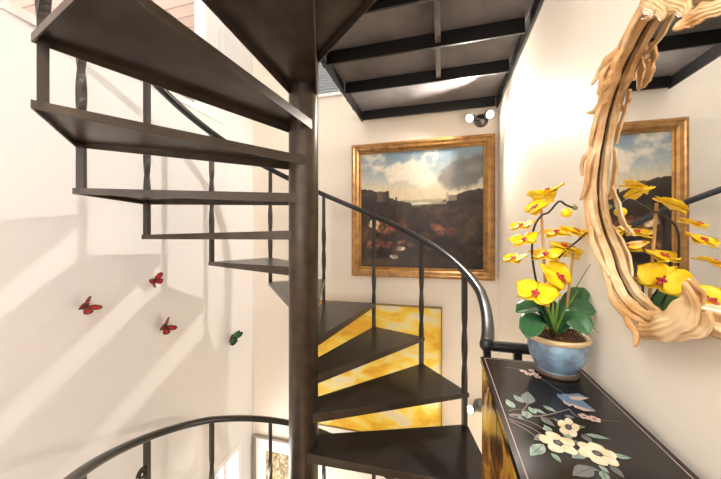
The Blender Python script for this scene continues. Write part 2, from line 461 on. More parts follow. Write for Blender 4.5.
def painted_canvas(name, x0, x1, z0, z1, out, nx, ny, fn, material, parent):
    me = bpy.data.meshes.new(name); vs = []; cols = []
    for j in range(ny+1):
        for i in range(nx+1):
            vs.append((x0+(x1-x0)*i/nx, -out, z1+(z0-z1)*j/ny)); cols.append(lin(fn(i/nx, j/ny)))
    nf = len(vs)
    fs = [(j*(nx+1)+i, (j+1)*(nx+1)+i, (j+1)*(nx+1)+i+1, j*(nx+1)+i+1) for j in range(ny) for i in range(nx)]
    # stretcher back and edges
    b0 = len(vs); vs += [(x0, -.004, z1), (x1, -.004, z1), (x1, -.004, z0), (x0, -.004, z0)]; cols += [lin((120,100,80))]*4
    fs += [(b0, b0+1, b0+2, b0+3)]
    tl, tr_, br_, bl = 0, nx, ny*(nx+1)+nx, ny*(nx+1)
    fs += [(b0, b0+1)+tuple(range(tr_, tl-1, -1)), (b0+3, b0+2)+tuple(range(br_, bl-1, -1)),
           (b0, b0+3)+tuple(range(bl, tl-1, -(nx+1))), (b0+1, b0+2)+tuple(range(br_, tr_-1, -(nx+1)))]
    me.from_pydata(vs, [], fs); me.materials.append(material)
    at = me.color_attributes.new('paint', 'FLOAT_COLOR', 'POINT')
    at.data.foreach_set('color', [c for cc in cols for c in cc])
    o = bpy.data.objects.new(name, me); C.objects.link(o); o.parent = parent
    return o
pm = bpy.data.materials.new('oil_paint'); pm.use_nodes = True
b = pm.node_tree.nodes['Principled BSDF']; b.inputs['Roughness'].default_value = .38; b.inputs['Specular IOR Level'].default_value = .35
ca = pm.node_tree.nodes.new('ShaderNodeVertexColor'); ca.layer_name = 'paint'; pm.node_tree.links.new(ca.outputs[0], b.inputs['Base Color'])

A = on_y(353, 147.3, WB); Bp = on_y(494, 134.5, WB); Cq = on_y(494, 279.5, WB); Dq = on_y(353, 275.5, WB)
px0, px1 = A.x, Bp.x; pz1 = (A.z+Bp.z)/2; pz0 = (Cq.z+Dq.z)/2
land = thing('landscape_painting', 'large square oil landscape with cattle in a carved gold frame on the back wall', 'painting', ((px0+px1)/2, WB-.002, pz0))
hw = (px1-px0)/2; hh = pz1-pz0
m = MB(); frame_sweep(m, -hw, hw, 0, hh, [(0,0),(0,.045),(.012,.056),(.024,.056),(.03,.048),(.055,.046),(.072,.03),(.082,.034),(.09,.030),(.09,0)])
m.build('frame', M['gilt'], land, bevel=.0)
painted_canvas('canvas', -hw+.086, hw-.086, .086, hh-.086, .02, 270, 260, landscape, pm, land)

# yellow abstract, on the wall of the lower stairwell
def node_paint(name, stops, scale, stretch=(1,1,1), rot=0, dist=1.5, detail=6, second=None):
    m = bpy.data.materials.new(name); m.use_nodes = True; nt = m.node_tree; b = nt.nodes['Principled BSDF']; b.inputs['Roughness'].default_value = .45
    tc = nt.nodes.new('ShaderNodeTexCoord'); mp = nt.nodes.new('ShaderNodeMapping'); mp.inputs['Scale'].default_value = stretch; mp.inputs['Rotation'].default_value = (0, rot, 0)
    n = nt.nodes.new('ShaderNodeTexNoise'); n.inputs['Scale'].default_value = scale; n.inputs['Detail'].default_value = detail; n.inputs['Distortion'].default_value = dist
    r = nt.nodes.new('ShaderNodeValToRGB'); r.color_ramp.elements.remove(r.color_ramp.elements[0])
    for i, (p, c) in enumerate(stops):
        e = r.color_ramp.elements[0] if i == 0 else r.color_ramp.elements.new(p)
        e.position = p; e.color = lin(c)
    nt.links.new(tc.outputs['Object'], mp.inputs[0]); nt.links.new(mp.outputs[0], n.inputs['Vector']); nt.links.new(n.outputs['Fac'], r.inputs[0]); nt.links.new(r.outputs[0], b.inputs['Base Color'])
    return m
yl = node_paint('abstract_yellow', [(.28,(206,146,24)),(.38,(226,166,30)),(.46,(234,188,44)),(.53,(238,204,80)),(.60,(234,214,140)),(.68,(222,210,186)),(.78,(236,204,90))], 3.4, (1,1,1.7), .75, .6, 10)
YA = on_y(303, 301, WB); YB = on_y(442, 307, WB); YC = on_y(367, 430.5, WB)
yx0, yx1 = YA.x, YB.x; yz1 = YB.z; yz0 = YC.z
yel = thing('abstract_painting', 'yellow and cream abstract canvas low on the back wall behind the right treads', 'painting', ((yx0+yx1)/2, WB-.002, yz0))
hw = (yx1-yx0)/2; hh = yz1-yz0
MB().box(-hw+.008, hw-.008, -.035, -.002, .008, hh-.008).build('canvas', yl, yel)
m = MB(); frame_sweep(m, -hw, hw, 0, hh, [(0,0),(0,.042),(.009,.042),(.009,0)]); m.build('frame', mat('slim_gold', (150,118,50), .4, metal=.4), yel)

# small framed picture low in the left corner
PA = on_y(254.5, 433, WB); px1b = PA.x+.62; pzt = PA.z
lp = thing('framed_picture', 'framed print with white mat low in the left corner of the stairwell', 'picture', ((PA.x+px1b)/2, WB-.002, pzt-.8))
hw = (px1b-PA.x)/2
m = MB(); frame_sweep(m, -hw, hw, 0, .8, [(0,0),(0,.03),(.012,.034),(.03,.02),(.03,0)]); m.build('frame', mat('pewter_wood', (150,136,122), .4, metal=.2), lp)
MB().box(-hw+.028, hw-.028, -.014, -.002, .028, .772).build('mat_board', mat('mat_board', (238,238,236), .7), lp)
art = node_paint('gold_print', [(.35,(92,70,36)),(.5,(150,120,66)),(.62,(206,180,120))], 14)
MB().box(-hw+.15, hw-.15, -.017, -.002, .15, .65).build('print', art, lp)

# wall vent high up behind the landing
va = on_y(306, 52, WB); vb = on_y(343, 95, WB)
vent = thing('wall_vent', 'white framed grey louvred vent high on the back wall above the landing', 'vent', ((va.x+vb.x)/2, WB-.002, vb.z))
hw = (vb.x-va.x)/2; hh = va.z-vb.z
m = MB(); frame_sweep(m, -hw, hw, 0, hh, [(0,0),(0,.02),(.03,.02),(.03,0)]); m.build('frame', M['trim'], vent)
m = MB().box(-hw+.03, hw-.03, -.004, -.001, .03, hh-.03)
nn_ = 14
for i in range(nn_):
    z = .035+(hh-.07)*(i+.5)/nn_; m.box(-hw+.03, hw-.03, -.016, -.004, z-.004, z+.004)
for i in range(11):
    x = -hw+.03+(2*hw-.06)*(i+.5)/11; m.box(x-.003, x+.003, -.017, -.004, .03, hh-.03)
m.build('grille', mat('vent_grey', (176,180,184), .5), vent)

# ================================================================== WALL LAMPS
def spot_lamp(name, label, base, dirs, powers, colr):
    t = thing(name, label, 'lamp', base, 0, None)
    MB().lathe([(.058,0),(.058,.012),(.045,.03),(.02,.045),(.012,.05)], 28, axis=(0,-1,0)).build('backplate', M['chrome'], t, smooth=True, autosmooth=.7)
    for (off, d), power in zip(dirs, powers):
        d = Vector(d).normalized(); off = Vector(off)
        MB().tube([Vector((0,-.04,0)), off*.6+Vector((0,-.02,0)), off-d*.03], .007, 8).build('arm', M['chrome'], t, smooth=True)
        cup = MB().lathe([(.012,-.055),(.026,-.045),(.034,-.01),(.037,.012),(.034,.012),(.028,.004)], 24, c=off, axis=d).build('lamp_head', M['chrome'], t, smooth=True, autosmooth=.7)
        MB().lathe([(.030,.004),(.026,.014),(.014,.02),(.003,.022)], 20, c=off, axis=d).build('bulb', M['bulb'], cup, smooth=True)
        l = bpy.data.lights.new('lamp_light', 'SPOT'); l.energy = power; l.color = colr; l.shadow_soft_size = .022; l.spot_size = math.radians(158); l.spot_blend = .5
        lo = bpy.data.objects.new('lamp_light', l); C.objects.link(lo); lo.location = Vector(base)+off+d*.045
        lo.rotation_euler = (-d).to_track_quat('Z', 'Y').to_euler()
    return t
WARM = (1.0, .93, .84)
b1 = on_y(481, 121, WB-.001)
spot_lamp('wall_spotlight', 'twin-headed metal wall spotlight lit above the gold-framed landscape', b1,
          [((-.10, -.09, 0), (-.45, -.75, -.42)), ((.055, -.10, .01), (.30, -.9, -.5))], (84, 3.5), WARM)
b2 = on_y(480, 405, WB-.001)
spot_lamp('wall_spotlight', 'metal wall spotlight lit low between the bottom tread and the black cabinet', b2,
          [((-.085, -.09, 0), (-.6, -.7, .15)), ((.05, -.09, -.02), (.2, -.8, -.5))], (24, 28), WARM)

# ================================================================== CABINET
CT = E-.4335                                # cabinet top
cfar = on_z(480.5, 356.5, CT).y; cl = on_z(480.5, 356.5, CT).x; cr_ = WR-.026; cnear = .22
cab = thing('lacquer_cabinet', 'black lacquer cabinet with painted flowers on top against the right wall', 'cabinet', ((cl+cr_)/2, (cfar+cnear)/2, 0))
cx0, cx1 = cl-(cl+cr_)/2, cr_-(cl+cr_)/2; cy0, cy1 = cnear-(cfar+cnear)/2, cfar-(cfar+cnear)/2
fp = bpy.data.materials.new('gilt_landscape_lacquer'); fp.use_nodes = True; nt = fp.node_tree; b = nt.nodes['Principled BSDF']; b.inputs['Roughness'].default_value = .2
tc = nt.nodes.new('ShaderNodeTexCoord'); mp = nt.nodes.new('ShaderNodeMapping'); mp.inputs['Scale'].default_value = (1, .8, 1.2)
n1 = nt.nodes.new('ShaderNodeTexNoise'); n1.inputs['Scale'].default_value = 5; n1.inputs['Detail'].default_value = 6; n1.inputs['Distortion'].default_value = 1.2
r = nt.nodes.new('ShaderNodeValToRGB'); r.color_ramp.elements.remove(r.color_ramp.elements[0])
for i, (p, c) in enumerate([(.30,(26,20,16)),(.40,(70,42,22)),(.46,(150,92,38)),(.52,(196,150,52)),(.58,(176,116,52)),(.66,(112,66,34)),(.74,(226,206,160))]):
    e_ = r.color_ramp.elements[0] if i == 0 else r.color_ramp.elements.new(p); e_.position = p; e_.color = lin(c)
nt.links.new(tc.outputs['Object'], mp.inputs[0]); nt.links.new(mp.outputs[0], n1.inputs['Vector']); nt.links.new(n1.outputs['Fac'], r.inputs[0]); nt.links.new(r.outputs[0], b.inputs['Base Color'])
MB().box(cx0+.012, cx1-.004, cy0+.008, cy1-.008, .07, CT-.02).build('body', M['lacquer'], cab, bevel=.003)
# doors on the front (left-facing) side
nd = 3; dl_ = (cy1-cy0-.03)/nd
brass = mat('brass', (170,130,60), .3, metal=.8)
for i in range(nd):
    ya = cy0+.015+dl_*i; dr = MB().box(cx0+.002, cx0+.012, ya+.003, ya+dl_-.003, .09, CT-.035).build('door', fp, cab, bevel=.002)
    MB().lathe([(.004,0),(.004,.006),(.009,.010),(.009,.016),(.003,.019)], 14, c=(cx0+.002, ya+(dl_-.03 if i != 1 else .03), CT*.52), axis=(-1,0,0)).build('knob', brass, dr, smooth=True)
for x in (cx0+.03, cx1-.03):
    for y in (cy0+.03, cy1-.03): MB().box(x-.018, x+.018, y-.018, y+.018, 0, .07).build('leg', M['lacquer'], cab, bevel=.003)
# top with its painted decoration (one mesh, several colours)
tm = [M['lacquer'], mat('inlay_line', (176,150,142), .3), mat('paint_cream', (230,216,188), .4, noise_mix=((214,182,118), 40, .42, .75)), mat('paint_sage', (150,170,150), .4, noise_mix=((110,132,118), 50, .4, .65)),
      mat('paint_grey', (104,108,104), .4), mat('paint_stem', (120,100,98), .4), mat('paint_blue', (104,128,150), .4), mat('paint_dark', (44,38,34), .4), mat('paint_blush', (206,176,160), .4)]
top = MB(); top.box(cx0, cx1, cy0, cy1, CT-.02, CT, 0)
O = Vector(((cl+cr_)/2, (cfar+cnear)/2, 0)); ZD = [CT+.0004]
def tp(x, y): v = on_z(x, y, CT)-O; return Vector((v.x, v.y, 0))
def flat(pts, mi):
    ZD[0] += .000004
    pts = [Vector((p.x, p.y, ZD[0])) for p in pts]; cen = sum(pts, Vector())/len(pts)
    vs = pts+[cen]; n = len(pts)
    top.add(vs, [(i, (i+1)%n, n) for i in range(n)], mi)
def line(pts, w, mi, taper=True):
    P = cr(pts, 5); n = len(P)
    ZD[0] += .000004; vs = []
    for i, p in enumerate(P):
        t = (P[min(i+1, n-1)]-P[max(i-1, 0)]); t.normalize(); s_ = Vector((-t.y, t.x, 0))*w*(1-.6*i/n if taper else 1)
        vs += [Vector((p.x+s_.x, p.y+s_.y, ZD[0])), Vector((p.x-s_.x, p.y-s_.y, ZD[0]))]
    top.add(vs, [(2*i, 2*i+1, 2*i+3, 2*i+2) for i in range(n-1)], mi)
def leafp(b_, t_, w, mi, vein=True):
    B_, T_ = tp(*b_), tp(*t_); d = T_-B_; w = w*(.7 if w > .33 else .9); s_ = Vector((-d.y, d.x, 0))*w
    pr = [(0,0),(.15,.55),(.35,.95),(.55,.9),(.78,.5),(1,0)]
    flat([B_+d*a+s_*q for a, q in pr]+[B_+d*a-s_*q for a, q in pr[-2:0:-1]], mi)
    if vein: line([B_+d*.05, B_+d*.5, B_+d*.9], .0008, 7)
ins = .012
for (a, b__) in (((cx0+ins, cy0), (cx0+ins, cy1-ins)), ((cx0+ins, cy1-ins), (cx1-ins, cy1-ins)), ((cx1-ins, cy1-ins), (cx1-ins, cy0))):
    line([Vector((*a, 0)), Vector(((a[0]+b__[0])/2, (a[1]+b__[1])/2, 0)), Vector((*b__, 0))], .0011, 1, False)
def z3(x, y): return (500+x/3.447, 340+y/3.447)
def ln(zs, w, mi=5): line([tp(*z3(*p)) for p in zs], w*1.35, mi)
ln([(30,258),(90,262),(140,262),(190,252),(240,238)], .0024)
for q in ([(34,262),(110,285),(165,318)],[(30,272),(100,300),(150,330)],[(36,280),(90,310),(125,335)],[(40,255),(120,262),(200,275)]): ln(q, .0014)
ln([(75,248),(92,225),(98,200)], .0012); ln([(30,245),(60,240),(75,240)], .001)
ln([(18,95),(60,100),(110,115),(150,138),(190,165),(228,190)], .0012)
ln([(240,240),(262,262),(300,270),(345,278),(412,281)], .0012)
for (b_, t_, w, mi) in [((48,236),(22,204),.30,3),((82,218),(46,188),.28,3),((96,222),(96,178),.36,4),((92,245),(94,272),.5,3),((124,256),(98,230),.4,3),((116,236),(162,258),.26,3),((148,226),(196,250),.26,3),
     ((140,266),(190,300),.30,4),((150,300),(172,318),.6,3),((222,262),(258,268),.5,4),((165,330),(116,345),.30,4),((150,360),(104,400),.34,3),((178,390),(212,424),.36,3),((218,318),(250,345),.5,3),
     ((290,325),(384,343),.16,3),((282,325),(320,358),.4,4),((250,345),(300,372),.35,4),((288,385),(250,408),.45,3),((390,398),(455,408),.26,3),((340,430),(378,462),.35,3),((320,440),(250,468),.30,4),((378,430),(430,479),.26,4),((355,452),(366,492),.4,3)]:
    leafp(z3(*b_), z3(*t_), w, mi)
for (b_, t_, w, mi) in [((262,300),(296,300),.3,4),((262,355),(286,372),.4,3),((180,318),(150,292),.3,3),((310,440),(345,455),.3,4),((60,262),(84,276),.3,3),((205,285),(182,268),.3,4)]: leafp(z3(*b_), z3(*t_), w, mi)
def blossom(c_, r_, n, mi, ph=0, asp=1.0, hub=.3, ang=0):
    c0 = tp(*z3(*c_))
    for k in range(n):
        a = ph+2*PI*k/n
        ctr = Vector((r_*.62*math.cos(a), r_*.62*asp*math.sin(a), 0)); pts = []
        for j in range(14):
            q = 2*PI*j/14; rr = r_*.50*(1+.07*math.sin(3*q+k))
            v = ctr*1.12+Vector((rr*.92*math.cos(q), rr*.92*asp*math.sin(q), 0)); v.rotate(Matrix.Rotation(ang, 3, 'Z')); pts.append(c0+v)
        flat(pts, mi)
        a2 = ph+2*PI*(k+.5)/n
        v0 = Vector((r_*.3*math.cos(a2), r_*.3*asp*math.sin(a2), 0)); v1 = Vector((r_*.9*math.cos(a2), r_*.9*asp*math.sin(a2), 0))
        for v in (v0, v1): v.rotate(Matrix.Rotation(ang, 3, 'Z'))
        line([c0+v0, c0+(v0+v1)/2, c0+v1], .0008, 7)
    pts = [c0+Matrix.Rotation(ang, 3, 'Z')@Vector((r_*hub*math.cos(2*PI*j/12), r_*hub*asp*math.sin(2*PI*j/12), 0)) for j in range(12)]
    flat(pts, 7)
    flat([c0+(p-c0)*.5 for p in pts], 4)
blossom((200,355), .031, 5, 2, .4, 1.0)
blossom((236,301), .034, 5, 2, .1, .55, .36, 1.15)
blossom((336,392), .030, 6, 2, .2, 1.0)
for (q, r_) in (((80,108),.010),((98,118),.010),((120,118),.010),((108,106),.008),((130,128),.009),((290,265),.011),((325,274),.012)): blossom(q, r_, 5, 8, .2, 1.0)
# bird: body, two wings, tail
def poly_z(ps, mi): flat([tp(*z3(*p)) for p in ps], mi)
poly_z([(196,186),(208,190),(224,186),(246,196),(268,212),(262,224),(236,222),(212,208),(198,196)], 6)
poly_z([(246,200),(280,206),(330,246),(290,238),(256,226)], 6)
poly_z([(250,222),(288,236),(334,248),(290,246),(258,234)], 8)
poly_z([(228,188),(270,186),(308,202),(276,208),(246,204)], 6)
poly_z([(236,196),(270,196),(306,203),(272,210),(246,206)], 8)
poly_z([(214,206),(236,222),(258,224),(240,230),(220,218)], 8)
top.build('top', tm, cab)

# ================================================================== PLANT POT + ORCHID
pz = CT
pc = on_z(556.5, 372, CT); pc.z = CT
pot = thing('flower_pot', 'round blue glazed pot with cream rim holding the orchid on the cabinet', 'pot', pc)
glaze = mat('blue_glaze', (128,158,178), .18, noise_mix=((104,110,130), 26, .45, .68), coat=.5)
nt = glaze.node_tree
cream = mat('cream_rim', (222,196,150), .4, noise_mix=((198,160,108), 20, .4, .7))
H = .122; RR = .088
MB().lathe([(.052,0),(.058,.004),(.058,.010),(.056,.016),(.063,.024),(.076,.05),(.084,.08),(.084,.108),(.082,H-.012),(.076,H-.012),(.076,H-.03)], 56).build('pot_body', glaze, pot, smooth=True, autosmooth=.9)
MB().lathe([(.076,H-.02),(.083,H-.016),(RR,H-.010),(RR+.003,H-.004),(RR+.001,H+.002),(RR-.006,H+.002),(RR-.011,H-.004),(RR-.012,H-.02)], 56).build('rim', cream, pot, smooth=True)
MB().lathe([(.060,-.0),(.062,.002),(.061,.008),(.059,.0135),(.055,.0135)], 48).build('foot_ring', mat('brown_foot', (96,76,66), .5), pot, smooth=True)
m = MB(); vs = []; fs = []
nr, na = 8, 40
for i in range(nr+1):
    for j in range(na):
        r_ = .0765*i/nr; a = 2*PI*j/na; vs.append((r_*math.cos(a), r_*math.sin(a), H-.008+.012*(1-(i/nr)**2)+.004*noise.noise(Vector((r_*math.cos(a)*60, r_*math.sin(a)*60, 1)))))
for i in range(nr):
    for j in range(na): fs.append((i*na+j, i*na+(j+1)%na, (i+1)*na+(j+1)%na, (i+1)*na+j))
m.add(vs, fs)
for i in range(120):
    a = random.uniform(0, 2*PI); r_ = .07*math.sqrt(random.random()); p = Vector((r_*math.cos(a), r_*math.sin(a), H+.002+.010*(1-(r_/.076)**2)))
    d = Vector((random.gauss(0,1), random.gauss(0,1), .3)).normalized()*.014
    m.tube([p-d, p+Vector((0,0,.005)), p+d], .0011, 4)
m.build('moss', M['soil'], pot)

orchid = thing('orchid_plant', 'artificial orchid with yellow blossoms and broad green leaves in the blue pot', 'plant', (pc.x, pc.y, CT+H))
PO = Vector((pc.x, pc.y, CT+H))
D0 = 1/1.0                                     # depth along the lens axis of the plant centre
zc = -(pc.x*sp)+pc.y*cp
def op(x, y, dz=0.0): return at_depth(x, y, zc+dz)-PO
leafm = mat('leaf_green', (44,92,56), .28, noise_mix=((70,120,78), 10, .35, .7))
leafm2 = mat('leaf_pale', (128,168,70), .4)
stemm = mat('orchid_stem', (44,36,26), .5)
stakem = mat('bamboo', (196,150,88), .5)
yel_m = mat('petal_yellow', (255,214,20), .5, noise_mix=((250,186,8), 40, .5, .8))
yel_m.node_tree.nodes['Principled BSDF'].inputs['Subsurface Weight'].default_value = .0
red_m = mat('lip_red', (170,22,48), .4, noise_mix=((214,90,70), 60, .45, .7))
budm = mat('bud_green', (120,130,60), .4)
def leaf_surface(pts, widths, cup=.25, th=.0015, up=Vector((0,0,1)), fold=.0):
    P = cr(pts, 5); n = len(P); m = MB(); nv = 8; vs = []; fs = []
    W = []
    for i in range(n):
        t = i/(n-1)*(len(widths)-1); k = min(int(t), len(widths)-2); W.append(widths[k]+(widths[k+1]-widths[k])*smooth01(t-k))
    for side in (0, 1):
        for i, p in enumerate(P):
            t = (P[min(i+1, n-1)]-P[max(i-1, 0)]).normalized(); s_ = t.cross(up)
            if s_.length < 1e-4: s_ = Vector((1,0,0))
            s_.normalize(); u = s_.cross(t)
            for j in range(nv+1):
                q = j/nv*2-1
                vs.append(p+s_*q*W[i]+u*(cup*W[i]*(abs(q)**1.5)-(th if side else 0)-.12*W[i]*math.exp(-(q*5)**2)))
    o2 = n*(nv+1)
    for i in range(n-1):
        for j in range(nv):
            a = i*(nv+1)+j; fs.append((a, a+1, a+nv+2, a+nv+1)); fs.append((o2+a, o2+a+nv+1, o2+a+nv+2, o2+a+1))
    for i in range(n-1):
        a = i*(nv+1); fs.append((a, a+nv+1, o2+a+nv+1, o2+a)); a += nv; fs.append((a, o2+a, o2+a+nv+1, a+nv+1))
    for j in range(nv):
        fs.append((j, o2+j, o2+j+1, j+1)); a = (n-1)*(nv+1)+j; fs.append((a, a+1, o2+a+1, o2+a))
    return m.add(vs, fs)
BW = [.006,.024,.034,.036,.030,.004]
base = op(556, 336); base.z = .002
lv = [ # (tip px, mid px, tip depth, width scale)
 ((516,312),(538,306), -.03, .85), ((527,338),(535,320), -.10, 1.0), ((520,288),(540,304), .03, .9), ((584,288),(572,304), .05, .95),
 ((596,312),(578,308), -.02, .9), ((588,334),(574,318), -.09, 1.0), ((592,300),(575,305), .06, .8), ((545,300),(550,310), .07, .8)]
for (t_, mid, dz, ws) in lv:
    T_ = op(*t_, dz); Mi = op(*mid, dz*.5)
    leaf_surface([base+Vector((0,0,.0)), base.lerp(Mi, .5)+Vector((0,0,.012)), Mi, Mi.lerp(T_, .55)+Vector((0,0,.004)), T_], [w*ws for w in BW], .18, up=Vector((-.15,-.55,.8))).build('leaf', leafm, orchid, smooth=True)
for (t_, mid, dz) in [((560,296),(556,318),-.04),((553,300),(553,320),-.05),((570,300),(562,318),-.04),((578,290),(566,312),.0),((566,310),(560,322),-.06),((548,306),(552,322),-.06),((592,262),(574,292),.02),((600,333),(578,322),-.06)]:
    w_ = .0045 if t_ != (592,262) else .0016
    leaf_surface([base, op(*mid, dz*.5), op(*t_, dz)], [w_*.6, w_, w_*.9, .0006], .5, .0008).build('grass_blade', leafm2 if t_[0] < 580 else leafm, orchid, smooth=True)
# stems and stakes
def stem(pp, r_=.0032): 
    P = cr([op(x, y, d) for (x, y, d) in pp], 6); MB().tube(P, r_, 8).build('stem', stemm, orchid, smooth=True)
stem([(552,336,0),(541,300,-.01),(534,270,-.02),(532,247,-.02),(534,228,-.02),(541,216,-.01),(549,212,-.01),(559,201.5,0),(566,205,0),(574,208,.0)])
stem([(554,336,0),(551,300,0),(551,278,.0),(556,262,.0),(566,250,.0),(576,242,.0),(590,230,.0),(598,223,.0)])
stem([(558,336,0),(556,318,-.01),(551,290,-.03),(548,275,-.05)], .0026)
for a_, b_ in (((548,334,0),(541,206,0)), ((564,334,0),(574,246,0))):
    MB().tube([op(*a_), op(*b_)], .0042, 8).build('stake', stakem, orchid, smooth=True)
# blossom: petals in one mesh, lip as its own piece
def flower_mesh():
    m = MB()
    def petal(a, L_, W_, lift, z0):
        nu, nv = 8, 6; vs = []; fs = []
        for sgn in (0, 1):
            for i in range(nu+1):
                t = i/nu; w = W_*math.sin(PI*min(1, t**.75*.98+.02))**.7
                for j in range(nv+1):
                    q = j/nv*2-1
                    x = L_*t*(1-.10*q*q*t); y = w*q
                    z = z0+lift*t*t*L_-.10*L_*math.sin(PI*t)*(1-q*q)+.05*L_*math.sin(q*4+t*5)*t-(.0009 if sgn else 0)
                    vs.append((x*math.cos(a)-y*math.sin(a), x*math.sin(a)+y*math.cos(a), z))
        o2 = (nu+1)*(nv+1)
        for i in range(nu):
            for j in range(nv):
                k = i*(nv+1)+j; fs.append((k, k+1, k+nv+2, k+nv+1)); fs.append((o2+k, o2+k+nv+1, o2+k+nv+2, o2+k+1))
        for i in range(nu):
            k = i*(nv+1); fs.append((k, k+nv+1, o2+k+nv+1, o2+k)); k += nv; fs.append((k, o2+k, o2+k+nv+1, k+nv+1))
        for j in range(nv):
            k = nu*(nv+1)+j; fs.append((k, k+1, o2+k+1, o2+k))
        m.add(vs, fs)
    for a in (90, 215, 325): petal(math.radians(a), .040, .017, -.12, -.002)
    for a in (8, 172): petal(math.radians(a), .046, .029, .10, .002)
    return m
def lip_mesh():
    m = MB()
    m.add(*uvball((0,-.006,.006), (.008,.006,.006)))
    for a in (-55, 235): 
        r_ = math.radians(a); m.add(*uvball((.010*math.cos(r_), -.004+.010*math.sin(r_)*.6, .009), (.007,.005,.004)))
    m.add(*uvball((0,-.017,.007), (.006,.010,.003)))
    m.add(*uvball((0,.004,.007), (.003,.004,.004)))
    return m
def uvball(c_, r_, nu=12, nv=7):
    vs = [(c_[0], c_[1], c_[2]+r_[2])]; fs = []
    for i in range(1, nv):
        t = PI*i/nv
        for j in range(nu):
            a = 2*PI*j/nu; vs.append((c_[0]+r_[0]*math.sin(t)*math.cos(a), c_[1]+r_[1]*math.sin(t)*math.sin(a), c_[2]+r_[2]*math.cos(t)))
    vs.append((c_[0], c_[1], c_[2]-r_[2])); L_ = len(vs)-1
    for j in range(nu): fs.append((0, 1+j, 1+(j+1)%nu)); fs.append((L_, L_-nu+(j+1)%nu, L_-nu+j))
    for i in range(nv-2):
        for j in range(nu): fs.append((1+i*nu+j, 1+(i+1)*nu+j, 1+(i+1)*nu+(j+1)%nu, 1+i*nu+(j+1)%nu))
    return vs, fs
fl0 = flower_mesh().build('blossom', yel_m, orchid, smooth=True); lp0 = lip_mesh().build('lip', red_m, fl0, smooth=True); lp0.scale = (.7,)*3
camR = Vector((cp, sp, 0)); camF = Vector((-sp, cp, 0)); UPV = Vector((0,0,1))
def facing(r_, u, toward): return (camR*r_+UPV*u-camF*toward).normalized()
FL = [ # px, depth offset, facing (right, up, toward viewer), spin, scale
 ((549,190),.02,(-.4,.9,.05),.3,.95), ((537,207),-.02,(-.6,.85,.12),-.4,1.0), ((522,225),-.02,(-.35,.85,.15),.2,.8), ((524,239),-.04,(-.4,.8,.35),.4,.85),
 ((515,258),-.03,(-.35,.9,.12),0,.8), ((556,232),.0,(-.2,.9,.28),.3,.9), ((573,231),.0,(.3,.9,.28),-.2,.95), ((546,254),-.03,(-.3,.9,.3),.1,.95), ((562,246),.0,(.2,.9,.3),-.3,1.0),
 ((557,276),-.07,(.3,.6,.75),.4,1.25), ((536,292),-.09,(-.25,.75,.6),-.35,1.15), ((584,233),.05,(.5,.85,.1),.6,.85), ((566,252),.06,(.5,.8,-.25),.2,1.0), ((541,196),.05,(.4,.85,-.2),.1,.95)]
for i, (p, dz, fc, spin, sc_) in enumerate(FL):
    f = fl0 if i == 0 else fl0.copy()
    if i:
        C.objects.link(f); f.parent = orchid
        l_ = lp0.copy(); l_.scale = (.7,)*3; C.objects.link(l_); l_.parent = f
    f.location = op(*p, dz)
    z_ = facing(*fc); y_ = (UPV-z_*z_.dot(UPV)).normalized(); x_ = y_.cross(z_)
    R_ = Matrix((x_, y_, z_)).transposed() @ Matrix.Rotation(spin, 3, 'Z')
    f.rotation_euler = R_.to_euler(); f.scale = (sc_*1.16,)*3
for (p, dz, r_, mm) in [((566.5,213),.0,.016,yel_m), ((575,208),.0,.008,budm), ((599,213),.0,.017,yel_m), ((589,231),.0,.010,yel_m)]:
    c_ = op(*p, dz); m = MB(); m.add(*uvball(c_, (r_, r_, r_*.92), 16, 10))
    m.tube([c_+Vector((0,0,r_*.8)), c_+Vector((-.003,0,r_*1.5))], .0015, 6)
    m.build('bud', mm, orchid, smooth=True)

# ================================================================== CARVED MIRROR
MX = WR-.022                                   # plane of the carved frame's middle
fwood = mat('carved_gilt_wood', (208,158,100), .4, noise_mix=((236,204,156), 11, .40, .64), bump=(60, .25, .003))
mir = thing('wall_mirror', 'large oval mirror with carved gilt acanthus frame hanging on the right wall', 'mirror', (WR, .62, E))
def mp_(x, y): v = on_x(x, y, MX-.012); return Vector((0, v.y, v.z))
lp_px = [(655,3),(641,12),(628,36),(615,62),(606,84),(601,104),(595,132),(591,155),(588.5,180),(588,205),(592,228),(601,252),(608,276),(618,296),(632,312),(650,323),(676,322),(700,318)]
lw = [.030,.030,.030,.036,.042,.030,.027,.030,.030,.034,.030,.028,.028,.028,.032,.034,.042,.040]
left = [mp_(*p) for p in lp_px]
cyc = .50                                      # symmetry axis of the mirror
ext = left[:]; 
right = [Vector((0, 2*cyc-p.y, p.z)) for p in left[::-1] if p.y > cyc+.05]
topz = max(p.z for p in left)
top_pts = [Vector((0, cyc-.07, topz+.05)), Vector((0, cyc, topz+.075)), Vector((0, cyc+.07, topz+.05))]
leftk = [(p, w) for p, w in zip(left, lw) if p.y > cyc+.05]
ring = [p for p, w in leftk]+[Vector((0, cyc, min(p.z for p in left)-.005))]+[p for p, w in leftk[::-1]]
ringw = [w for p, w in leftk]+[.045]+[w for p, w in leftk[::-1]]
ring = [p for p, w in leftk]+[Vector((0, cyc, leftk[-1][0].z-.004))]+[Vector((0, 2*cyc-p.y, p.z)) for p, w in leftk[::-1]]+top_pts
ringw = [w for p, w in leftk]+[.045]+[w for p, w in leftk[::-1]]+[.036,.045,.036]
NS = 10
R_ = cr(ring, NS, True); Wv = [x.x for x in cr([Vector((w, 0, 0)) for w in ringw], NS, True)]
n = len(R_); cen = Vector((0, cyc, E+.15)); mseg = 30
nrms = []
for i, p in enumerate(R_):
    t = (R_[(i+1)%n]-R_[i-1]).normalized(); nrm = Vector((0, t.z, -t.y))
    if nrm.dot(p-cen) < 0: nrm = -nrm
    nrms.append(nrm)
fm = MB(); fb = MB(); FR = .66
